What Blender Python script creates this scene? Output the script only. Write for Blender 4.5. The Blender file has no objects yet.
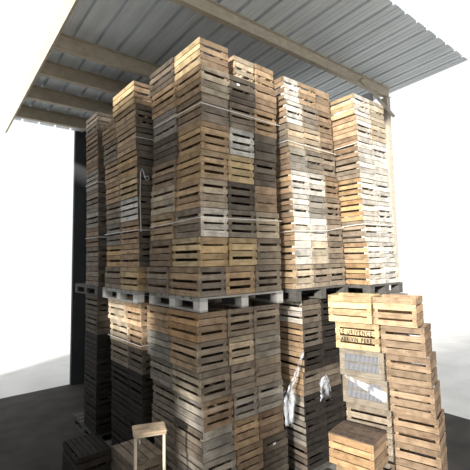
import bpy, bmesh, math, random
from mathutils import Vector, Matrix
R = random.Random(7)
SC = bpy.context.scene
COL = SC.collection
D2R = math.pi / 180

# ------------------------------------------------------------------ camera (solved from the photograph)
EYE = Vector((0.0, 0.0, 2.447 + .2925))
F_PX, PITCH, ROLL = 388.0, 5 * D2R, 1.0 * D2R
PY0 = 258 - F_PX * math.tan(PITCH)
fh = Vector((.629, .777, 0)).normalized()
rt0 = Vector((fh.y, -fh.x, 0))
fw = (fh * math.cos(PITCH) + Vector((0, 0, 1)) * math.sin(PITCH)).normalized()
up0 = rt0.cross(fw)
rt = rt0 * math.cos(ROLL) - up0 * math.sin(ROLL)
up = up0 * math.cos(ROLL) + rt0 * math.sin(ROLL)
cam = bpy.data.objects.new('camera', bpy.data.cameras.new('camera'))
COL.objects.link(cam)
M3 = Matrix((rt, up, -fw)).transposed()
cam.matrix_world = Matrix.Translation(EYE) @ M3.to_4x4()
cam.data.sensor_width = 36
cam.data.lens = F_PX / 470 * 36
cam.data.shift_y = (PY0 - 235) / 470
cam.data.clip_end = 300
SC.camera = cam

def ray(px, py):
    return (rt * (px - 235) + up * (PY0 - py) + fw * F_PX)
def on_v(px, py, v):                       # point of the plane y = v seen at a pixel
    d = ray(px, py); return EYE + d * (v / d.y)
def on_u(px, py, u):
    d = ray(px, py); return EYE + d * (u / d.x)
def on_z(px, py, z):
    d = ray(px, py); return EYE + d * ((z - EYE.z) / d.z)
def curve(pts):                            # piecewise-linear z -> value
    pts = sorted(pts)
    def f(z):
        if z <= pts[0][0]: return pts[0][1]
        if z >= pts[-1][0]: return pts[-1][1]
        for (a, va), (b, vb) in zip(pts, pts[1:]):
            if a <= z <= b: return va + (vb - va) * (z - a) / max(b - a, 1e-6)
    return f
def ucurve(v, *pp):
    return curve([(p.z, p.x) for p in (on_v(x, y, v) for x, y in pp)])
def vcurve(u, *pp):
    return curve([(p.z, p.y) for p in (on_u(x, y, u) for x, y in pp)])

# ------------------------------------------------------------------ materials
def lin(c): return tuple(((x / 255) / 12.92 if x / 255 <= .04045 else ((x / 255 + .055) / 1.055) ** 2.4) for x in c)
def nodes(name):
    m = bpy.data.materials.new(name); m.use_nodes = True
    nt = m.node_tree; nt.nodes.clear()
    out = nt.nodes.new('ShaderNodeOutputMaterial'); b = nt.nodes.new('ShaderNodeBsdfPrincipled')
    nt.links.new(b.outputs[0], out.inputs[0])
    return m, nt, b, out
def N(nt, t, **k):
    n = nt.nodes.new(t)
    for a, v in k.items(): setattr(n, a, v)
    return n
def ramp(nt, stops):
    r = N(nt, 'ShaderNodeValToRGB'); e = r.color_ramp.elements
    while len(e) < len(stops): e.new(.5)
    for el, (p, c) in zip(e, stops):
        el.position = p; el.color = (*c, 1) if len(c) == 3 else c
    return r
def mix(nt, a, b, fac, mode='MULTIPLY'):
    m = N(nt, 'ShaderNodeMix', data_type='RGBA', blend_type=mode)
    for s, v in ((0, fac), (6, a), (7, b)):
        if isinstance(v, (int, float)): m.inputs[s].default_value = v
        elif isinstance(v, tuple): m.inputs[s].default_value = (*v, 1)
        else: nt.links.new(v, m.inputs[s])
    return m.outputs[2]

def wood_material():
    m, nt, b, _ = nodes('crate_wood'); L = nt.links.new
    oi = N(nt, 'ShaderNodeObjectInfo'); tc = N(nt, 'ShaderNodeTexCoord'); geo = N(nt, 'ShaderNodeNewGeometry')
    mul = N(nt, 'ShaderNodeVectorMath', operation='SCALE'); mul.inputs[0].default_value = (37, 91, 53); L(oi.outputs['Random'], mul.inputs['Scale'])
    isl = N(nt, 'ShaderNodeVectorMath', operation='SCALE'); isl.inputs[0].default_value = (71, 13, 29); L(geo.outputs['Random Per Island'], isl.inputs['Scale'])
    a1 = N(nt, 'ShaderNodeVectorMath', operation='ADD'); L(tc.outputs['Object'], a1.inputs[0]); L(mul.outputs[0], a1.inputs[1])
    a2 = N(nt, 'ShaderNodeVectorMath', operation='ADD'); L(a1.outputs[0], a2.inputs[0]); L(isl.outputs[0], a2.inputs[1])
    mp = N(nt, 'ShaderNodeMapping'); mp.inputs['Scale'].default_value = (4, 60, 75); L(a2.outputs[0], mp.inputs['Vector'])
    grain = N(nt, 'ShaderNodeTexNoise'); grain.inputs['Scale'].default_value = 1; grain.inputs['Detail'].default_value = 5; L(mp.outputs[0], grain.inputs['Vector'])
    blot = N(nt, 'ShaderNodeTexNoise'); blot.inputs['Scale'].default_value = 9; blot.inputs['Detail'].default_value = 4; L(a2.outputs[0], blot.inputs['Vector'])
    # slat to slat: some brighter, some greyer
    tone = ramp(nt, [(0, (.62, .62, .62)), (.3, (.86, .88, .90)), (.5, (1, .98, .95)), (.7, (1.12, 1.08, 1.0)), (.85, (1.02, 1.04, 1.05)), (1, (1.4, 1.30, 1.14))]); L(geo.outputs['Random Per Island'], tone.inputs[0])
    c = mix(nt, oi.outputs['Color'], tone.outputs[0], 1.0)
    gr = ramp(nt, [(.3, (.62, .58, .54)), (.5, (.95, .94, .93)), (.75, (1.15, 1.15, 1.14))]); L(grain.outputs[0], gr.inputs[0])
    c = mix(nt, c, gr.outputs[0], .75)
    bl = ramp(nt, [(.36, (.5, .48, .46)), (.55, (1, 1, 1)), (.8, (1.12, 1.1, 1.06))]); L(blot.outputs[0], bl.inputs[0])
    c = mix(nt, c, bl.outputs[0], .6)
    vor = N(nt, 'ShaderNodeTexVoronoi'); vor.inputs['Scale'].default_value = 13; L(a2.outputs[0], vor.inputs['Vector'])
    kn = ramp(nt, [(.05, (.35, .26, .2)), (.14, (1, 1, 1))]); L(vor.outputs[0], kn.inputs[0])
    c = mix(nt, c, kn.outputs[0], .8)
    L(c, b.inputs['Base Color']); b.inputs['Roughness'].default_value = .82; b.inputs['Specular IOR Level'].default_value = .2
    bp = N(nt, 'ShaderNodeBump'); bp.inputs['Strength'].default_value = .35; bp.inputs['Distance'].default_value = .004
    L(grain.outputs[0], bp.inputs['Height']); L(bp.outputs[0], b.inputs['Normal'])
    return m

def plain(name, c, rough=.7, metal=0, noise=0, scale=8, stretch=(1, 1, 1), spec=.3):
    m, nt, b, _ = nodes(name); L = nt.links.new
    b.inputs['Roughness'].default_value = rough; b.inputs['Metallic'].default_value = metal; b.inputs['Specular IOR Level'].default_value = spec
    c = lin(c)
    if noise:
        tc = N(nt, 'ShaderNodeTexCoord'); mp = N(nt, 'ShaderNodeMapping'); mp.inputs['Scale'].default_value = stretch
        L(tc.outputs['Object'], mp.inputs['Vector'])
        n = N(nt, 'ShaderNodeTexNoise'); n.inputs['Scale'].default_value = scale; n.inputs['Detail'].default_value = 6; L(mp.outputs[0], n.inputs['Vector'])
        r = ramp(nt, [(.3, tuple(x * (1 - noise) for x in c)), (.7, tuple(min(1, x * (1 + noise * .6)) for x in c))]); L(n.outputs[0], r.inputs[0])
        L(r.outputs[0], b.inputs['Base Color'])
    else: b.inputs['Base Color'].default_value = (*c, 1)
    return m

def film_material(name, lo, hi, scale, rot=.35, sc=(.6, .6, 3), band=(.46, .66)):
    m, nt, b, out = nodes(name); L = nt.links.new
    b.inputs['Base Color'].default_value = (.86, .9, .95, 1); b.inputs['Roughness'].default_value = .12; b.inputs['Specular IOR Level'].default_value = .8
    tr = N(nt, 'ShaderNodeBsdfTransparent'); ms = N(nt, 'ShaderNodeMixShader')
    tc = N(nt, 'ShaderNodeTexCoord'); n = N(nt, 'ShaderNodeTexNoise'); n.inputs['Scale'].default_value = scale; n.inputs['Detail'].default_value = 5
    mp = N(nt, 'ShaderNodeMapping'); mp.inputs['Rotation'].default_value = (0, rot, 0); mp.inputs['Scale'].default_value = sc
    L(tc.outputs['Object'], mp.inputs[0]); L(mp.outputs[0], n.inputs['Vector'])
    r = ramp(nt, [(band[0], (lo,) * 3), (band[1], (hi,) * 3)]); L(n.outputs[0], r.inputs[0])
    L(r.outputs[0], ms.inputs[0]); L(tr.outputs[0], ms.inputs[1]); L(b.outputs[0], ms.inputs[2]); L(ms.outputs[0], out.inputs[0])
    return m

WOOD = wood_material()
NAIL = plain('nail_rust', (62, 52, 46), .6)
PALLET = plain('pallet_wood', (176, 174, 168), .85, 0, .3, 9, (1, 1, 3))
PALLET_OLD = plain('old_pallet_wood', (96, 94, 90), .85, 0, .35, 9, (1, 1, 3))
BLOCKM = plain('pallet_block_wood', (214, 212, 206), .85, 0, .15, 12)
STEEL = plain('painted_beam_steel', (196, 186, 168), .75, 0, .2, 5, (1.5, 3, 3))
SHEET = plain('galvanised_sheet', (224, 231, 236), .5, 0, .12, 3, (3, .3, 1), .4)
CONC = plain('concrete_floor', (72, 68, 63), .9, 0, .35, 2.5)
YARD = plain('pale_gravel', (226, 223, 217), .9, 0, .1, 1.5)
BOUNCE = plain('pale_bounce_surface', (206, 202, 194), .9, 0, .08, 2)  # kept pale so the added front wall bounces light
WALLM = plain('dark_cladding', (70, 72, 74), .85, 0, .2, 2)
STRAP = plain('white_strap_plastic', (232, 232, 228), .35, spec=.5)
INK = plain('stencil_ink', (38, 34, 32), .8)
WIRE = plain('grey_wire_mesh', (150, 152, 158), .5)
POLE = plain('cream_pole_paint', (226, 212, 190), .6, 0, .12, 14)
PAPER = plain('white_paper', (238, 238, 236), .7)
FILM = film_material('clear_stretch_film', .0, .22, 4, .02, (.35, .35, 6), (.55, .68))  # whitish streaks put the film's glare into its opacity
FILM2 = film_material('bunched_stretch_film', .03, .75, 14, .25, (1, 1, .45), (.42, .6))

# ------------------------------------------------------------------ mesh helpers
def box(bm, x0, x1, y0, y1, z0, z1, j=0, mi=0, rnd=R):
    q = lambda: rnd.uniform(-j, j) if j else 0
    c = [(x0, y0, z0), (x1, y0, z0), (x1, y1, z0), (x0, y1, z0), (x0, y0, z1), (x1, y0, z1), (x1, y1, z1), (x0, y1, z1)]
    dz = [q(), q(), q(), q()]                      # left low, right low, left high, right high
    zz = [dz[0], dz[1], dz[1], dz[0], dz[2], dz[3], dz[3], dz[2]]
    v = [bm.verts.new((a, b, cc + d)) for (a, b, cc), d in zip(c, zz)]
    for f in ((0, 3, 2, 1), (4, 5, 6, 7), (0, 1, 5, 4), (1, 2, 6, 5), (2, 3, 7, 6), (3, 0, 4, 7)):
        bm.faces.new([v[i] for i in f]).material_index = mi
def mesh(name, bm, *mats):
    me = bpy.data.meshes.new(name); bm.to_mesh(me); bm.free()
    for m in mats: me.materials.append(m)
    return me
def obj(name, me, parent=None, loc=(0, 0, 0), rz=0.0, color=None):
    o = bpy.data.objects.new(name, me); COL.objects.link(o)
    o.location = loc; o.rotation_euler = (0, 0, rz)
    if parent: o.parent = parent
    if color: o.color = (*color, 1)
    return o
def tag(o, label, cat, group=None):
    o['label'] = label; o['category'] = cat
    if group: o['group'] = group
    return o
def thing(name, label, cat, loc=(0, 0, 0), rz=0.0, group=None):
    return tag(obj(name, None, None, loc, rz), label, cat, group)
def struct(name, me, loc=(0, 0, 0)):
    o = obj(name, me, None, loc); o['kind'] = 'structure'; return o
def tube(bm, pts, r, n=8):
    rings = []
    for i, p in enumerate(pts):
        p = Vector(p); a = Vector(pts[max(i - 1, 0)]); b = Vector(pts[min(i + 1, len(pts) - 1)])
        t = (b - a).normalized(); s = t.cross(Vector((0, 0, 1)) if abs(t.z) < .9 else Vector((1, 0, 0))).normalized(); w = s.cross(t)
        rings.append([bm.verts.new(p + (s * math.cos(k * 2 * math.pi / n) + w * math.sin(k * 2 * math.pi / n)) * r) for k in range(n)])
    for A, B in zip(rings, rings[1:]):
        for k in range(n): bm.faces.new((A[k], A[(k + 1) % n], B[(k + 1) % n], B[k]))
    bm.faces.new(rings[0][::-1]); bm.faces.new(rings[-1])

# ------------------------------------------------------------------ the crate
CW, CL, CH = .38, .545, .288
T = .010
def panel(length, rnd, pattern=None, n=4, even=False):
    """slatted panel: x along the slats, outer face at y = 0, thickness towards +y, nails in the slat ends"""
    bm = bmesh.new()
    gaps = pattern or [rnd.choice((.008, .011, .018, .025, .030)) for _ in range(n - 1)]
    hs = [1.0 if even else rnd.uniform(.85, 1.15) for _ in range(n)]
    k = (CH - .004 - sum(gaps)) / sum(hs); z = .002
    for i in range(n):
        h = hs[i] * k; e = rnd.uniform(-.003, .003)
        y = rnd.uniform(0, .003)
        box(bm, -length / 2 + abs(e), length / 2 - abs(e) * .5, y, y + T, z, z + h, .0022, 0, rnd)
        for s in (-1, 1):
            for q in (.28, .72):
                c = Vector((s * (length / 2 - .02 - rnd.uniform(0, .008)), y - .0012, z + h * q)); rr = .0042
                vs = [bm.verts.new(c + Vector((rr * math.cos(a * math.pi / 3), 0, rr * math.sin(a * math.pi / 3)))) for a in range(6)]
                bm.faces.new(vs).material_index = 1
        z += h + (gaps[i] if i < n - 1 else 0)
    return mesh('slat_panel', bm, WOOD, NAIL)
rp = random.Random(21)
PAT4 = [[.008, .028, .019], [.026, .026, .026], [.010, .010, .027], [.027, .009, .009], [.022, .030, .008], [.009, .022, .028], [.018, .018, .018], [.030, .030, .019], [.008, .009, .010], [.028, .008, .028]]
SIDES = [panel(CL, rp, p) for p in PAT4] + [panel(CL, rp) for _ in range(4)]
ENDS = [panel(CW - 2 * T - .006, rp, p) for p in PAT4] + [panel(CW - 2 * T - .006, rp) for _ in range(4)] + [panel(CW - 2 * T - .006, rp, [.014, .008], 3), panel(CW - 2 * T - .006, rp, [.004, .017], 3)]
def base_mesh():
    bm = bmesh.new(); n = 6; w = (CW - .05) / n
    for i in range(n):
        x = -CW / 2 + .025 + i * w
        box(bm, x + .004, x + w - .004, -CL / 2 + .014, CL / 2 - .014, 0, .008)
    return mesh('base_slats', bm, WOOD)
def post_mesh():
    bm = bmesh.new(); a = .042
    lo = [bm.verts.new(p) for p in ((0, 0, .01), (a, 0, .01), (0, a, .01))]
    hi = [bm.verts.new((p.co.x, p.co.y, CH - .006)) for p in lo]
    bm.faces.new(lo[::-1]); bm.faces.new(hi)
    for i in range(3): bm.faces.new((lo[i], lo[(i + 1) % 3], hi[(i + 1) % 3], hi[i]))
    return mesh('corner_post', bm, WOOD)
BASE, POST = base_mesh(), post_mesh()

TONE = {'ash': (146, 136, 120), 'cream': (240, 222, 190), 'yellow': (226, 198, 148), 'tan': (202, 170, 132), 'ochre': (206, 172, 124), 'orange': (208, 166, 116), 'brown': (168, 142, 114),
        'greybrown': (160, 145, 126), 'grey': (168, 160, 147), 'dark': (120, 109, 96), 'pale': (236, 228, 214), 'beige': (206, 188, 160), 'soot': (60, 54, 49)}  # darkest tone holds the shade of the low crates in its colour
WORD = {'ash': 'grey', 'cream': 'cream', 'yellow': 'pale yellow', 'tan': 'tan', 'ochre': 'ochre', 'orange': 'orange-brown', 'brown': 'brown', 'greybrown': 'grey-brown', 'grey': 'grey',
        'dark': 'dark grey', 'pale': 'whitish', 'beige': 'beige', 'soot': 'shade-darkened'}
def jit(c, a):
    g = sum(c) / 3; c = tuple(x + (g - x) * .12 for x in c)
    k = R.uniform(1 - a, 1 + a); w = R.uniform(-.03, .03)
    return (min(1, c[0] * k * (1 + w)), min(1, c[1] * k), min(1, c[2] * k * (1 - w)))
def crate(x0, x1, y0, y1, z, tone, label, group=None, rz=0.0, inverted=False, h=CH, tilt=0.0):
    """one crate filling x0..x1, y0..y1 (before turning by rz about its centre)"""
    s, e = (tone.split('/') * 2)[:2]
    cs, ce = lin(TONE[s]), lin(TONE[e])
    o = thing('wooden_crate', label, 'crate', ((x0 + x1) / 2, (y0 + y1) / 2, z), rz, group)
    o.scale = ((x1 - x0) / CW, (y1 - y0) / CL, h / CH); o.rotation_euler.x = tilt
    flip = lambda: R.choice((0, 1))
    for nm, me, loc, r, c in (('end_panel', R.choice(ENDS), (0, -CL / 2, 0), 0, ce), ('end_panel', R.choice(ENDS), (0, CL / 2, 0), math.pi, ce),
                              ('side_panel', R.choice(SIDES), (-CW / 2, 0, 0), -math.pi / 2, cs), ('side_panel', R.choice(SIDES), (CW / 2, 0, 0), math.pi / 2, ce)):
        obj(nm, me, o, loc, r, jit(c, .1))
    cb = jit(ce, .12)
    obj('base', BASE, o, (0, 0, CH - .010 if inverted else .001), 0, cb)
    g = T + .0035
    for sx, sy, r in ((-1, -1, 0), (1, -1, math.pi / 2), (1, 1, math.pi), (-1, 1, -math.pi / 2)):
        obj('corner_post', POST, o, (sx * (CW / 2 - g), sy * (CL / 2 - g), 0), r, cb)
    return o

ORD = ['first', 'second', 'third', 'fourth', 'fifth', 'sixth', 'seventh', 'eighth', 'ninth']
PZ = .2925
def fit(px, py, v, n=9): return (on_v(px, py, v).z - Z_UP) / n
def column(tones, uL, uR, vF, vB, z0, where, group, up_from=True, gap=.006, jy=.002, tops=None, yaw=.6, pz=PZ, sh=None):
    """tones bottom -> top; the four bounds are functions of height; returns the crates"""
    n = len(tones); out = []
    for k, t in enumerate(tones):
        z = z0 + k * pz; zm = z + pz / 2
        a, b, c, d = uL(zm), uR(zm), vF(zm), vB(zm)
        dx, dy = R.uniform(-.002, .002), R.uniform(-jy, jy)
        if sh: dx += sh[k][0]; dy += sh[k][1]
        word = WORD[t.split('/')[0]]
        lab = '%s slatted crate, %s %s' % (word, (ORD[k] + ' above') if up_from else (ORD[n - 1 - k] + ' below'), where)
        o = crate(a + gap / 2 + dx, b - gap / 2 + dx, c + gap / 2 + dy, d - gap / 2 + dy, z, t, lab, group, R.uniform(-yaw, yaw) * D2R, h=pz - .004)
        if tops and k in tops: o.location.x += tops[k][0]; o.location.y += tops[k][1]; o.rotation_euler.z += tops[k][2] * D2R; o.scale.x *= tops[k][3]
        out.append(o)
    return out
def shifts(n, a, b): return [(R.uniform(-a, a), R.uniform(-b, b)) for _ in range(n)]
const = lambda c: (lambda z: c)
plus = lambda f, d: (lambda z: f(z) + d)

# ------------------------------------------------------------------ the pallet
def pallet(x0, x1, y0, y1, z, label, old=False, group='wooden pallets'):
    o = thing('pallet', label, 'pallet', ((x0 + x1) / 2, (y0 + y1) / 2, z), 0, group)
    w, l = x1 - x0, y1 - y0; m = PALLET_OLD if old else PALLET
    bm = bmesh.new(); n = 7; s = l / n
    for i in range(n):
        y = -l / 2 + i * s; box(bm, -w / 2, w / 2, y + (.0 if i == 0 else .012), y + s - (.0 if i == n - 1 else .012), .125, .147, .001)
    obj('deck', mesh('deck', bm, m), o)
    for x in (-w / 2, -.05, w / 2 - .1):
        bm = bmesh.new(); box(bm, x, x + .1, -l / 2 + .002, l / 2 - .002, .103, .1245); obj('stringer', mesh('stringer', bm, m), o)
        bm = bmesh.new(); box(bm, x, x + .1, -l / 2 + .002, l / 2 - .002, 0, .018); obj('bottom_board', mesh('bottom_board', bm, m), o)
        for y in (-l / 2 + .003, -.06, l / 2 - .123):
            bm = bmesh.new(); box(bm, x + .001, x + .099, y, y + .12, .0185, .1025); obj('block', mesh('block', bm, m if old else BLOCKM), o)
    return o

# ================================================================== front stack (A)
VA = 3.31
PAL = .15
LOWN = 7
Z_LOW = PAL
Z_PAL = PAL + LOWN * PZ
Z_UP = Z_PAL + PAL
a0 = ucurve(VA, (198, 290), (198.5, 252), (200.5, 200), (202, 130), (201, 80), (199.5, 45))
a1 = ucurve(VA, (225.5, 285), (228, 250), (228.8, 200), (229.6, 140), (229.5, 80))
a2 = ucurve(VA, (255.5, 280), (256.7, 250), (255.5, 200), (254.5, 160), (255, 90))
a3 = ucurve(VA, (281.5, 275), (280.5, 240), (278.5, 215), (277, 170), (277, 100))
UA = 2.219
b1 = vcurve(UA, (171.5, 280), (173, 250), (175, 200), (175.5, 130), (173, 65))
b2 = vcurve(UA, (149.5, 280), (152, 250), (152, 200), (152.6, 130), (149.3, 80))
GA = 'crates of the front stack above its pallet'
S = ' front stack pallet, '
AU = dict(sh=shifts(9, .010, .010), z0=Z_UP, group=GA, pz=fit(199.5, 35.5, VA))
where = lambda c: 'front stack pallet, ' + c
column('tan/greybrown yellow/ochre greybrown/pale tan/beige ochre/tan ochre/tan brown/greybrown tan/beige yellow/brown'.split(), a0, a1, const(VA), b1, where='front pallet at its near corner', **AU)
column('greybrown brown tan beige/tan brown dark grey tan dark'.split(), plus(a0, -.02), plus(a0, .36), b1, b2, where='front pallet at its far left column', **AU)
ca = column('tan ochre/yellow greybrown dark yellow pale dark/greybrown brown/dark tan/beige'.split(), a1, a2, const(VA), const(VA + .545), where='front pallet, middle of its right face', tops={8: (.09, .07, 2, .84)}, **AU)
column('greybrown greybrown beige brown dark dark tan dark/brown tan'.split(), a2, a3, const(VA), const(VA + .545), where='front pallet, right end column', tops={8: (.05, .07, 2, .86)}, **AU)
bm = bmesh.new(); box(bm, -.022, .022, -.001, .001, -.012, .012)
for o_, zz, xx in ((ca[7], .2, -.06),):
    l = obj('paper_label', mesh('paper_label', bm, PAPER), o_, (xx, -CL / 2 - .004, zz)); l['label'] = 'small white paper label'
# lower half
l0 = ucurve(VA, (198, 313), (197, 345), (199, 372), (201.5, 400), (203.5, 465))
l1 = ucurve(VA, (227, 310), (230.5, 372), (232.8, 407), (236, 450))
l2 = ucurve(VA, (253.5, 305), (256, 372), (258, 407), (263, 445))
l3 = ucurve(VA, (280, 300), (282, 372), (284, 407), (288.5, 450))
m1 = vcurve(UA, (171.5, 310), (173, 360), (174, 400), (175, 450))
m2 = vcurve(UA, (150.5, 310), (151, 360), (151.5, 400), (152, 450))
AL = dict(sh=shifts(7, .013, .012), z0=Z_LOW, group='crates of the front stack below its upper pallet', up_from=False)
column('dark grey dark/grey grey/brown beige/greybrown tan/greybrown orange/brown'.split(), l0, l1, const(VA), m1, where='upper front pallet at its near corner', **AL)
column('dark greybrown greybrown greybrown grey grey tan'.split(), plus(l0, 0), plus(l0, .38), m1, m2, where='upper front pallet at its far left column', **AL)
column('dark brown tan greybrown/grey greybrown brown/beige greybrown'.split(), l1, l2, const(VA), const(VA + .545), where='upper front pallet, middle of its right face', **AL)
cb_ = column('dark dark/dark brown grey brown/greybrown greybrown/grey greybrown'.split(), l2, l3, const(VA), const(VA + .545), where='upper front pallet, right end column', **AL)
l = obj('paper_label', bpy.data.meshes['paper_label'], cb_[1], (-.03, -CL / 2 - .004, .2)); l['label'] = 'small white paper label'
ue = l3(Z_PAL); 
pallet(UA - .02, a3(Z_UP) + .01, VA - .01, VA + 1.11, Z_PAL, 'pale grey pallet between upper and lower halves of the front stack')
pallet(l0(.2) - .01, l3(.3) + .01, VA - .01, VA + 1.11, 0, 'pale pallet on the floor under the front stack', True)

# ================================================================== left stack (D)
UD, VD = 2.109, 4.56
d0 = ucurve(VD, (137.6, 285), (138.8, 255), (138, 230), (136, 190), (135.5, 140), (133.6, 90))
e1 = vcurve(UD, (119.5, 285), (120, 250), (120.5, 200), (119, 150), (116.8, 105))
e2 = vcurve(UD, (103.5, 285), (105.5, 250), (106.5, 200), (106, 160), (104.6, 130))
GD = dict(sh=shifts(9, .012, .010), z0=Z_UP, group='crates of the left stack above its pallet', pz=fit(133.5, 80, VD))
column('yellow/ochre tan/dark tan/dark pale/dark yellow/dark ochre/dark tan/dark tan/dark yellow/brown'.split(), d0, plus(d0, .385), const(VD), e1, where='left stack pallet, near column', **GD)  # dark end tones put the shade of the front into the colour
column('greybrown ochre grey greybrown tan tan greybrown brown'.split(), plus(d0, 0), plus(d0, .385), e1, e2, where='left stack pallet, second column back', **GD)
f0 = ucurve(VD, (140.5, 310), (141.5, 340), (142, 400))
f1 = vcurve(UD, (121.5, 310), (123, 340), (124, 400))
f2 = vcurve(UD, (104.5, 310), (105.5, 340), (106, 400))
GDl = dict(sh=shifts(7, .010, .010), z0=Z_LOW, group='crates of the left stack below its upper pallet', up_from=False)
column('soot soot soot soot dark brown tan/brown'.split(), f0, plus(f0, .385), const(VD), f1, where='left stack upper pallet, near column', **GDl)  # deep shade on the low layers is put into their tones
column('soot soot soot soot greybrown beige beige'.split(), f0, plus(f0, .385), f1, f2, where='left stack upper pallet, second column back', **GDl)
pallet(UD, UD + 1.15, VD, VD + 1.18, Z_PAL, 'grey pallet halfway up the left stack', False)
pallet(UD, UD + 1.15, VD, VD + 1.18, 0, 'dark pallet on the floor under the left stack', True)

# ================================================================== far left stack (E)
VE = 5.98
g0 = ucurve(VE, (97.6, 275), (98, 200), (97, 115))
GE = dict(group='crates of the farthest left stack')
column('greybrown/dark greybrown/dark brown/dark grey/dark greybrown/dark grey/dark brown/dark brown/dark dark/dark'.split(), g0, plus(g0, .385), const(VE), const(VE + .55), z0=Z_UP, where='farthest left stack pallet', pz=fit(97, 111, VE), **GE)
column('soot soot soot soot soot dark dark'.split(), plus(g0, .0), plus(g0, .385), const(VE), const(VE + .55), z0=Z_LOW, where='farthest left stack upper pallet', up_from=False, **GE)  # low crates toned nearly black for the shade they stand in
pallet(g0(Z_UP), g0(Z_UP) + 1.1, VE, VE + 1.1, Z_PAL, 'grey pallet halfway up the farthest left stack', True)
pallet(g0(Z_UP), g0(Z_UP) + 1.1, VE, VE + 1.1, 0, 'dark pallet on the floor under the farthest left stack', True)

# ================================================================== second stack to the right (B)
VB = 3.262
h0 = ucurve(VB, (295.3, 275), (294.7, 241), (291.5, 195), (289.5, 160), (287, 125), (283.5, 85))
h1 = ucurve(VB, (314, 270), (311.7, 241), (308.5, 190), (306, 155), (303.5, 125), (299, 90))
h2 = ucurve(VB, (330.3, 268), (328, 241), (325, 185), (322, 155), (319, 125), (315, 95))
h3 = ucurve(VB, (346, 275), (342, 227), (340, 198), (334.5, 160), (332, 128), (329.6, 100))
GB = dict(sh=shifts(9, .008, .001), pz=fit(283, 75, VB), z0=Z_UP, group='crates of the second stack above its pallet')
column('tan/beige tan/pale tan/pale brown/pale tan/pale brown/grey greybrown/beige brown/pale brown/pale'.split(), h0, h1, const(VB), const(VB + .545), where='second stack pallet, its left column', **GB)  # pale end tones paint in the brighter light on this column
column('greybrown beige pale grey pale grey/greybrown tan/beige beige/greybrown tan'.split(), h1, h2, const(VB), const(VB + .545), where='second stack pallet, its middle column', **GB)
column('greybrown greybrown greybrown greybrown brown greybrown brown brown brown'.split(), h2, h3, const(VB), const(VB + .545), where='second stack pallet, its right column', **GB)
u0B = on_v(302, 330, 3.31).x
ul = lambda k: (lambda z: u0B + .385 * k)
GBl = dict(sh=shifts(7, .012, .010), z0=Z_LOW, group='crates of the second stack below its upper pallet', up_from=False)
column('dark/soot grey/soot grey/soot tan/dark tan/soot tan/dark pale/dark'.split(), ul(0), ul(1), const(3.31), const(3.855), where='second stack upper pallet, its left column', **GBl)  # dark end tones carry the shade on this lower front
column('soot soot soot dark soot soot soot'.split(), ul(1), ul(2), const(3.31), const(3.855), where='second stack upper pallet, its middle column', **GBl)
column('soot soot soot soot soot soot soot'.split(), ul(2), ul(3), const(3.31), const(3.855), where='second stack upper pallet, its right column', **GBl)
pallet(h0(Z_UP) - .02, h3(Z_UP) + .01, VB - .02, VB + 1.1, Z_PAL, 'dark grey pallet halfway up the second stack from the front corner', True)
pallet(u0B, u0B + 1.155, VB - .01, VB + 1.1, 0, 'dark pallet on the floor under the second stack', True)

# ================================================================== leaning right stack (C)
VC = 2.95
k0 = ucurve(VC, (369.5, 272), (366, 244), (364, 227), (362, 198), (360, 182), (357.5, 145), (356, 116), (352.5, 95))
k1 = plus(k0, .385); k2 = plus(k0, .77)
GC = dict(sh=shifts(9, .006, .004), pz=fit(352, 92, VC), z0=Z_UP, group='crates of the leaning right stack')
column('orange/pale tan/pale greybrown/pale orange/pale ochre/pale greybrown/pale brown/pale tan/pale yellow/pale'.split(), k0, k1, const(VC), const(VC + .545), where='leaning right stack pallet, near column', **GC)  # pale end tones put the strong light on these fronts into the colour
column('pale/pale beige/pale pale beige/pale pale pale beige/pale tan/beige beige'.split(), k1, k2, const(VC), const(VC + .545), where='leaning right stack pallet, second column along', **GC)
uC = k0(Z_UP)
pallet(uC - .02, uC + .82, VC - .02, VC + 1.08, Z_PAL, 'grey pallet under the leaning right stack', True)
GCl = dict(z0=Z_LOW, group='crates below the leaning right stack', up_from=False)
cl = column('dark dark dark dark dark greybrown grey'.split(), const(uC - .0), const(uC + .385), const(VC - .12), const(3.295), where='leaning right stack pallet, left column', **GCl)
cm = column('dark dark dark dark dark greybrown grey'.split(), const(uC + .385), const(uC + .77), const(VC - .12), const(3.295), where='leaning right stack pallet, right column', **GCl)
pallet(uC, uC + .8, VC - .12, 3.24, 0, 'dark pallet on the floor under the leaning right stack', True)
for o in (cl[-1], cm[-1]):                          # the top layer stands upside down, boards up
    for c in o.children:
        if c.name.startswith('base'): c.location.z = CH - .010

# ================================================================== sunlit crates at the right front (F, H, G)
rtF = lambda X, d: (rt0 * X + fh * d)                # camera-right / forward to plan coordinates
FH = .3035
fx = math.atan2((rtF(.809, -.588)).y, (rtF(.809, -.588)).x)          # direction of the front face, left to right
ex = Vector((math.cos(fx), math.sin(fx), 0)); ey = Vector((-ex.y, ex.x, 0))
def front_crate(px_r, dr, z, length, width, tone, label, group, px_l=None, **k):
    p = rtF((px_r - 235) / F_PX * dr, dr); c = p - ex * length / 2 + ey * width / 2
    o = crate(c.x - length / 2, c.x + length / 2, c.y - width / 2, c.y + width / 2, z, tone, label, group, fx, **k); return o
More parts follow.
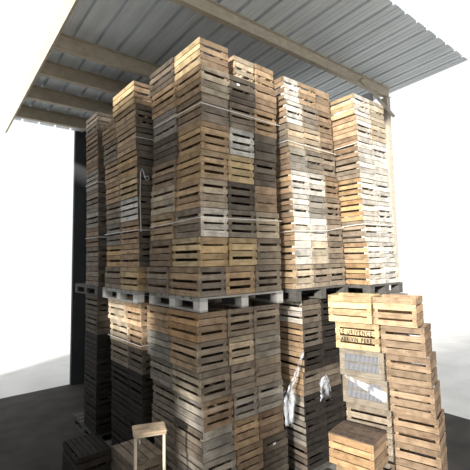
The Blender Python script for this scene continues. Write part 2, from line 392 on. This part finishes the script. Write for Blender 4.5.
# these stand long side to the front: swap panels by using the crate turned a quarter
def long_crate(px_r, dr, z, length, width, tone, label, group, rot, h=FH, inverted=False):
    e1_ = Vector((math.cos(rot), math.sin(rot), 0)); e2_ = Vector((-e1_.y, e1_.x, 0))
    p = rtF((px_r - 235) / F_PX * dr, dr); c = p - e1_ * length / 2 + e2_ * width / 2
    return crate(c.x - width / 2, c.x + width / 2, c.y - length / 2, c.y + length / 2, z, tone, label, group, rot + math.pi / 2, inverted=inverted, h=h)
GF = 'sunlit crates stacked at the right front'
z0 = PAL
F_ = [('dark', 382, 'dark bottom crate on the pallet of the right front stack'),
      ('greybrown', 382, 'grey-brown crate, second from the bottom of the right front stack'),
      ('greybrown', 382, 'grey-brown crate low in the right front stack, hidden behind the boarded crate'),
      ('ash', 379.5, 'grey mesh-fronted crate directly above the boarded orange crate'),
      ('ash', 377.5, 'grey mesh-fronted crate under the crate with stencilled letters'),
      ('yellow', 374.0, 'pale yellow crate with two lines of black stencilled letters'),
      ('yellow', 367.5, 'plain pale yellow crate topping the right front stack, on the lettered crate')]
FC = []
for k, (t, px, lab) in enumerate(F_):
    FC.append(long_crate(px, 4.36, z0 + k * (FH + .002), .5, .37, t, lab, GF, fx, FH))
def face_left(o):                                    # the panel that faces the camera on a crate turned by a quarter
    return [c for c in o.children if c.name.startswith('side_panel')][1]
# which side faces the camera: the one whose outward normal points to the eye
def camera_side(o):
    bpy.context.view_layer.update()
    best = None
    for c in o.children:
        if not c.name.startswith('side_panel'): continue
        w = c.matrix_world; n = -(w.to_3x3() @ Vector((0, 1, 0))); d = (EYE - w.translation).dot(n.normalized())
        if best is None or d > best[0]: best = (d, c)
    return best[1]
def lettering(parent, txt, x, z, size, width):
    cu = bpy.data.curves.new('lettering', 'FONT'); cu.body = txt; cu.size = size; cu.align_x = 'CENTER'; cu.extrude = .0004; cu.offset = .0016; cu.space_character = 1.25
    t = bpy.data.objects.new('lettering_text', cu); COL.objects.link(t)
    bpy.context.view_layer.update()
    dg = bpy.context.evaluated_depsgraph_get(); me = bpy.data.meshes.new_from_object(t.evaluated_get(dg))
    bpy.data.objects.remove(t); me.name = 'lettering'; me.materials.clear(); me.materials.append(INK)
    w = max(v.co.x for v in me.vertices) - min(v.co.x for v in me.vertices); kx = width / w
    me.transform(Matrix.Translation((x, -.0022, z)) @ Matrix.Rotation(math.pi / 2, 4, 'X') @ Matrix.Diagonal((kx, 1, 1, 1)))
    o = obj('lettering', me, parent); o['label'] = 'black stencilled letters'
    return o
cs = camera_side(FC[5])
cs.data = panel(CL, random.Random(3), [.018, .018, .014], 4, True)
zz = sorted({round(v.co.z, 4) for v in cs.data.vertices})
lettering(cs, 'LE\u00b7URIVENCE\u00b7', 0, .1585, .068, .43)
lettering(cs, 'ABRIVIN', -.09, .082, .066, .22)
lettering(cs, 'PERE', .12, .082, .066, .13)
camera_side(FC[6]).data = panel(CL, random.Random(5), [.016, .013, .005])
def mesh_front(o):                                   # two openings closed by close-set upright wires, framed by boards
    c = camera_side(o); bm = bmesh.new(); h = CL / 2
    box(bm, -h, h, 0, T, .002, .062); box(bm, -h, h, 0, T, .235, CH - .002)
    box(bm, -h, -h + .06, 0, T, .063, .234); box(bm, h - .06, h, 0, T, .063, .234); box(bm, -h + .061, h - .061, .004, T, .142, .156)
    c.data = mesh('framed_panel', bm, WOOD)
    bm = bmesh.new(); n = 27
    for i in range(n):
        x = -h + .066 + i * (CL - .132) / (n - 1); box(bm, x - .0042, x + .0042, .005, .009, .0635, .1415, 0); box(bm, x - .0042, x + .0042, .005, .009, .1565, .2335, 0)
    w = obj('wire_mesh', mesh('wire_mesh', bm, WIRE), c); w['label'] = 'grey upright wire mesh'
for o in FC[3:5]: mesh_front(o)
cF = sum((o.location for o in FC), Vector()) / 7
def turned_pallet(c, rot, lab, sx, sy):
    o = pallet(-sx, sx, -sy, sy, 0, lab, True); o.location = (c.x, c.y, 0); o.rotation_euler.z = rot
HC = []
for k in range(7):
    cH = FC[k].location + ex * (.25 + .22 + .022)
    HC.append(crate(cH.x - .185, cH.x + .185, cH.y - .22, cH.y + .22, z0 + k * (FH + .002), 'tan/tan' if k == 6 else 'brown', ['brown bottom crate on the pallet right of the lettered crate column', 'brown crate, second from the bottom of the column right of the lettered crates', 'brown crate, second up in the column right of the lettered crates',
        'brown crate, third up in the column right of the lettered crates', 'brown crate, fourth up in the column right of the lettered crates', 'brown crate beside the lettered crate, second from its column top',
        'tan crate topping the column right of the plain yellow crate'][k], 'crates in the column beside the lettered crate', fx + math.pi / 2, h=FH))
cFH = (cF + sum((o.location for o in HC), Vector()) / 7) / 2
turned_pallet(cFH, fx, 'dark pallet on the floor under the lettered crates', .53, .2)
# the boarded crate upside down on another (G)
rg = math.atan2(rtF(.766, -.643).y, rtF(.766, -.643).x)
G00 = long_crate(373, 3.92, 0, .48, .36, 'brown', 'brown crate on the floor at the very bottom of the short right front pile', None, rg, .29)
G0 = long_crate(371, 3.93, .292, .48, .36, 'tan/greybrown', 'tan crate directly under the boarded orange crate at bottom right', None, rg, .29)
G1 = long_crate(363.5, 3.97, .584, .48, .38, 'orange/brown', 'upturned orange crate with dark weathered boards on top, bottom right', None, rg, .30, True)
gb = bmesh.new()
for i in range(5):
    x = -CW / 2 + i * CW / 5; box(gb, x + .002, x + CW / 5 - .002, -CL / 2, CL / 2, 0, .009)
for c in G1.children:
    if c.name.startswith('base'):
        c.data = mesh('bottom_boards', gb, WOOD); c.location.z = CH + .0005; c.name = 'bottom_boards'; c.color = (*lin((112, 98, 88)), 1); c['label'] = 'dark weathered bottom boards'
camera_side(G1).data = panel(CL, random.Random(8), [.010, .014, .010])

# ================================================================== dim upturned crates on the floor at the left, and the stand
pj = on_z(112, 446, .592)
for z, a, b in ((0, 'dim brown crate on the floor under the upturned crate behind the stand', 'shade-darkened crate on the floor at the far bottom left, under another'), (.294, 'dim brown upturned crate behind the small wooden stand', 'shade-darkened upturned crate on top at the far bottom left')):
    oj = crate(pj.x, pj.x + .385, pj.y - .55, pj.y, z, 'greybrown' if z else 'dark', a, None, 0, z > 0, .29)
    if z:
        gb = bmesh.new()
        for i in range(4): box(gb, -CW / 2 + i * .098, -CW / 2 + i * .098 + .084, -CL / 2, CL / 2, 0, .009)
        for c in oj.children:
            if c.name.startswith('base'): c.data = mesh('bottom_boards', gb, WOOD); c.location.z = CH + .0005; c.name = 'bottom_boards'
    crate(pj.x - .40, pj.x - .012, pj.y - .02, pj.y + .53, z, 'soot', b, None, 0, z > 0, .29)  # near-black tone stands for the shade in this corner

TZ = .86 + .2925
c00 = on_z(131.5, 426, TZ); c10 = on_z(162, 420.5, TZ); c11 = on_z(169, 430, TZ); c01 = on_z(133.8, 434, TZ)
ctr = (c00 + c10 + c11 + c01) / 4
ax = ((c10 - c00) + (c11 - c01)).normalized(); ln = ((c10 - c00).length + (c11 - c01).length) / 2
ay = Vector((-ax.y, ax.x, 0)); wd = abs(((c00 - c01)).dot(ay)) * .5 + abs((c10 - c11).dot(ay)) * .5
st = thing('wooden_stand', 'small pale two-legged wooden stand in front of the dim crates', 'stand', (ctr.x, ctr.y, 0), math.atan2(ax.y, ax.x))
bm = bmesh.new(); box(bm, -ln / 2, ln / 2, -wd / 2, wd / 2, TZ - .025, TZ); bmesh.ops.bevel(bm, geom=bm.edges[:], offset=.006, segments=2, affect='EDGES')
s_ = obj('top_board', mesh('top_board', bm, WOOD), st, color=lin((196, 178, 156)))
bm = bmesh.new(); box(bm, -ln / 2 + .005, ln / 2 - .005, -wd / 2 + .004, -wd / 2 + .022, TZ - .040, TZ - .0255); obj('apron', mesh('apron', bm, WOOD), st, color=lin((206, 188, 164)))
for s in (-1, 1):
    bm = bmesh.new(); x = s * (ln / 2 - .022); y = -wd / 2 + .03
    tube(bm, [(x, y, .03), (x, y, .4), (x, y, TZ - .026)], .0145, 12); obj('leg', mesh('leg', bm, POLE), st)
    bm = bmesh.new(); tube(bm, [(x, y - .14, .015), (x, y, .016), (x, y + .2, .015)], .0145, 12); obj('foot', mesh('foot', bm, POLE), st)
bm = bmesh.new(); tube(bm, [(-ln / 2 + .05, -wd / 2 + .0, TZ - .05), (-ln / 2 + .062, -wd / 2 - .006, TZ - .075), (-ln / 2 + .055, -wd / 2 - .005, TZ - .09)], .003, 6)
obj('string', mesh('string', bm, STRAP), st)['label'] = 'short loose end of white string'

# ================================================================== strapping, string and film
def strap(pts, label, w=.0075, t=.001, group='white strapping bands'):
    bm = bmesh.new()
    for a, b in zip(pts, pts[1:]):
        a, b = Vector(a), Vector(b); d = (b - a).normalized(); n = Vector((d.y, -d.x, 0)).normalized() * t
        q = []
        for p in (a, b):
            for s in (-w / 2, w / 2):
                for k in (-1, 1): q.append(bm.verts.new(p + Vector((0, 0, s)) + n * k))
        a0_, a1_, a2_, a3_, b0_, b1_, b2_, b3_ = q
        for f in ((a0_, a1_, b1_, b0_), (a2_, b2_, b3_, a3_), (a0_, b0_, b2_, a2_), (a1_, a3_, b3_, b1_), (a0_, a2_, a3_, a1_), (b0_, b1_, b3_, b2_)): bm.faces.new(f)
    bmesh.ops.remove_doubles(bm, verts=bm.verts, dist=1e-5)
    return tag(obj('strapping_band', mesh('strapping_band', bm, STRAP)), label, 'strap', group)
def wrap(uLf, uRf, vF, vBf, z, dz=0, g=.024):
    return [(uLf(z) - g, vBf(z), z + dz), (uLf(z) - g, vF - g, z), (uRf(z) + g, vF - g, z - dz * .5)]
zs1 = on_v(200, 217.5, VA).z; zs2 = on_v(201, 103.5, VA).z
strap(wrap(a0, a3, VA, b2, zs1, -.03), 'lower white strap round the upper half of the front stack')
strap(wrap(a0, a3, VA, b2, zs2, .02), 'upper white strap round the upper half of the front stack')
zd = on_v(139, 230, VD).z
strap(wrap(d0, plus(d0, .385), VD, e2, zd, 0), 'white strap round the left stack above its pallet')
zd2 = on_v(135, 137, VD).z
strap([(d0(zd2) - .016, VD - .016, zd2), (d0(zd2) + .385, VD - .016, zd2)], 'short white strap across the upper dark front of left stack')
zd3 = on_v(141, 346, VD).z
strap(wrap(f0, plus(f0, .385), VD, f2, zd3, 0), 'white strap round the lower half of the left stack')
ze = on_v(98, 182, VE).z; ze2 = on_v(98, 237, VE).z
strap(wrap(g0, plus(g0, .385), VE, const(VE + .5), ze), 'upper white strap on the farthest left stack')
strap(wrap(g0, plus(g0, .385), VE, const(VE + .5), ze2), 'lower white strap on the farthest left stack')
zb = on_v(294, 231, VB).z; zb2 = on_v(289, 141, VB).z
strap([(h0(zb) - .024, VB + .5, zb - .01), (h0(zb) - .024, VB - .016, zb), (h2(zb) - .05, VB - .018, zb + .02), (h3(zb) + .016, VB - .016, zb + .08)], 'lower white strap across the second stack')
strap([(h0(zb2) - .024, VB + .5, zb2), (h0(zb2) - .024, VB - .016, zb2), (h3(zb2) + .016, VB - .016, zb2 - .03)], 'upper white strap across the second stack')
zc = on_v(364, 224, VC).z; zc2 = on_v(358, 143, VC).z
strap(wrap(k0, k2, VC, const(VC + .45), zc, -.02), 'lower white strap round the leaning right stack')
strap(wrap(k0, k2, VC, const(VC + .45), zc2, -.02), 'upper white strap round the leaning right stack')
# the loose string hanging down the dark front of the left stack
sp = [on_v(x, y, VD - .02 - .004 * (i % 2)) for i, (x, y) in enumerate([(141, 232), (140.5, 215), (140, 200), (140.2, 185), (140.5, 172), (142, 168.5), (143.5, 172), (144.5, 177), (147, 180.5), (149, 179), (148, 176), (145, 176.5)])]
bm = bmesh.new(); tube(bm, sp, .0042, 6)
tag(obj('loose_string', mesh('loose_string', bm, STRAP)), 'loose white string dangling down the dark front of the left stack', 'string')

def film(name, P, label, mat, nu, nv, amp, seed, thick=.0006, group=None):
    """P(s, t) -> point; a crumpled sheet"""
    r = random.Random(seed); bm = bmesh.new(); g = []
    for i in range(nu + 1):
        row = []
        for j in range(nv + 1):
            p = Vector(P(i / nu, j / nv)) + Vector((r.uniform(-amp, amp) * .3, -abs(r.gauss(0, amp)), r.uniform(-amp, amp) * .4)); row.append(bm.verts.new(p))
        g.append(row)
    for i in range(nu):
        for j in range(nv): bm.faces.new((g[i][j], g[i + 1][j], g[i + 1][j + 1], g[i][j + 1])).smooth = True
    o = obj(name, mesh(name, bm, mat)); so = o.modifiers.new('thickness', 'SOLIDIFY'); so.thickness = thick
    return tag(o, label, 'plastic film', group)
fz0, fz1 = on_v(204, 411, VA).z, on_v(281, 386, VA).z
film('stretch_film', lambda s, t: (l0(1) - .02 + s * (l3(1) - l0(1) + .04), VA - .02, fz0 + (fz1 - fz0) * s - .10 + .13 * t), 'clear stretch film stretched slantwise across lower right face of front stack', FILM, 26, 6, .006, 4)
# bunched strips
tp = [on_v(302.5, 352, 3.25), on_v(296, 372, 3.24), on_v(290, 388, 3.24), on_v(287.5, 402, 3.24), on_v(288.5, 425, 3.24)]
wds = [.02, .06, .13, .20, .13]
def strip(s, t):
    x = t * (len(tp) - 1); i = min(int(x), len(tp) - 2); f = x - i
    p = tp[i].lerp(tp[i + 1], f); w = wds[i] + (wds[i + 1] - wds[i]) * f
    return (p.x + (s - .4) * w, p.y - .012 * math.sin(s * 9), p.z)
film('torn_film', strip, 'bunched white torn film hanging off the left edge of the second stack', FILM2, 8, 22, .008, 6)
q = on_v(324, 388, 3.27)
film('torn_film', lambda s, t: (q.x - .10 + .2 * s, q.y - .01, q.z - .15 + .26 * t + .05 * math.sin(s * 3)), 'small crumpled film scrap glinting on the shaded second stack', FILM2, 9, 9, .016, 9)
cF3 = camera_side(FC[3]); wm = cF3.matrix_world
def ff(s, t):
    p = wm @ Vector((-.24 + .5 * s, -.018, .30 - .12 * s - .09 * t * (.3 + s))); return p
film('stretch_film', ff, 'glossy torn film across the upper mesh-fronted crate face at right', FILM2, 14, 6, .004, 11)

# ================================================================== the shed: roof, beams, walls, added light blockers, floor
UL, UR, VN, VF_ = 1.3, 7.2, 2.5, 9.2
zroof = lambda v: EYE.z + 3.58 - .06 * v
P = .33
def roof():
    bm = bmesh.new(); prof = []
    n = int((UR - UL) / P) + 1
    u = 2.9 - 5 * P
    while u < UR:
        if u > UL + .04: prof += [(u - .032, 0), (u - .026, .06), (u + .026, .06), (u + .032, 0)]
        for k in (.125, .205):
            if u + k > UL + .04: prof += [(u + k - .014, 0), (u + k - .005, .007), (u + k + .005, .007), (u + k + .014, 0)]
        u += P
    a = [bm.verts.new((x, VN, zroof(VN) + h)) for x, h in prof]; b = [bm.verts.new((x, VF_, zroof(VF_) + h)) for x, h in prof]
    for i in range(len(a) - 1): bm.faces.new((a[i], b[i], b[i + 1], a[i + 1]))
    o = struct('ceiling', mesh('ceiling', bm, SHEET)); m = o.modifiers.new('thickness', 'SOLIDIFY'); m.thickness = .004; m.offset = 1
    return o
roof()
def beam(v, label, depth=.24, w=.09):
    zt = zroof(v + w) - .004; o = thing('roof_beam', label, 'beam', ((UL + UR) / 2, v + w / 2, zt), 0, 'steel beams under the roof')
    hl = (UR - UL) / 2; bm = bmesh.new()
    box(bm, -hl, hl, -.006, .006, -depth + .0125, -.0125); obj('web', mesh('web', bm, STEEL), o)
    for nm, z in (('flange', -depth), ('flange', -.012)):
        bm = bmesh.new(); box(bm, -hl, hl, -w / 2, w / 2, z, z + .012); obj(nm, mesh(nm, bm, STEEL), o)
    return o
B1 = beam(3.86, 'large weathered roof beam crossing above the front stack', .195)
beam(5.61, 'dim roof beam behind the front stack, above the left stack')
beam(6.45, 'third dark roof beam back, seen above the left stack')
beam(7.4, 'fourth dark roof beam back, over the farthest left stack')
beam(8.35, 'rearmost dark roof beam by the back wall')
pb = on_v(361, 79, 3.84)
pe = on_v(382, 103, 3.82)
bm = bmesh.new(); tube(bm, [pb, pe, pe + (pe - pb) * .6], .035, 4)
o = obj('brace', mesh('brace', bm, STEEL)); o.parent = B1; o.matrix_parent_inverse = Matrix.Translation(-B1.location)
pp = pe + (pe - pb) * .62
bm = bmesh.new(); box(bm, -.06, .06, -.06, .06, 0, zroof(4.0) - .22); 
tag(obj('steel_post', mesh('steel_post', bm, STEEL), None, (UR - .1, 3.92, 0)), 'steel roof post beyond the leaning right stack', 'post')
def wall(name, x0, x1, y0, y1, z1):
    bm = bmesh.new(); box(bm, x0, x1, y0, y1, 0, z1); struct(name, mesh(name, bm, WALLM))
wall('wall_back', 2.7, UR, 9.2, 9.3, zroof(9.2) + .07)
wall('wall_right_blocker', 5.75, 5.85, 3.45, 9.2, zroof(9.2) - .3)  # unseen; placed to keep bright sky out of the crate gaps
bm = bmesh.new(); box(bm, UL - .03, UL, VN, 9.2, -.32, .02)
for v_ in bm.verts: v_.co.z += zroof(v_.co.y)
struct('shade_trim_1', mesh('shade_trim_1', bm, STEEL))  # added edge board that keeps sun off the roof beams
WL0 = .42
bm = bmesh.new(); box(bm, -4, 16, -3.3, -3.0, 0, 5.2); struct('wall_front_blocker', mesh('wall_front_blocker', bm, BOUNCE))  # added out of view to block low light; pale to bounce fill
def blocker_with_openings(name, x0, x1, y0, y1, z1, holes):
    bm = bmesh.new(); ys = sorted({y0, y1} | {h[0] for h in holes} | {h[1] for h in holes})
    for a, b in zip(ys, ys[1:]):
        h = [q for q in holes if q[0] <= a and q[1] >= b]
        if h: box(bm, x0, x1, a, b, 0, h[0][2]); box(bm, x0, x1, a, b, h[0][3], z1)
        else: box(bm, x0, x1, a, b, 0, z1)
    struct(name, mesh(name, bm, WALLM))
SUN_GAPS = [(1.12, 1.52, 1.95, 2.7), (2.1, 3.7, 3.01, 3.44)]  # openings shaped to throw the low sun patches
blocker_with_openings('wall_left_blocker', -1.65, -1.5, WL0, 9.3, 6.15, SUN_GAPS)  # added unseen wall that shades the front and left stacks
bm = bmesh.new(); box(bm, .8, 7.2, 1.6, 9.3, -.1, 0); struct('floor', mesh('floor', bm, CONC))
bm = bmesh.new(); box(bm, -60, .8, -60, 60, -.1, -.001); box(bm, 7.2, 60, -60, 60, -.1, -.001); box(bm, .8, 7.2, 9.3, 60, -.1, -.001); box(bm, .8, 7.2, -60, 1.6, -.1, -.001)  # near ground made pale to bounce light up under the roof
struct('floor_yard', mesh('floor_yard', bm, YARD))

# ================================================================== light
w = bpy.data.worlds.new('World'); SC.world = w; w.use_nodes = True
bg = w.node_tree.nodes['Background']; bg.inputs[0].default_value = (.93, .96, 1, 1); bg.inputs[1].default_value = .72
sun = bpy.data.lights.new('sun', 'SUN'); sun.energy = 5.0; sun.angle = 4 * D2R; sun.color = (1, .96, .9)
so = bpy.data.objects.new('sun', sun); COL.objects.link(so)
sd = Vector((-.86, -.5, .30))          # towards the sun
so.rotation_euler = sd.to_track_quat('Z', 'Y').to_euler()
vs = SC.view_settings; vs.view_transform = 'Standard'; vs.look = 'None'; vs.exposure = .66; vs.gamma = 1; vs.use_curve_mapping = False
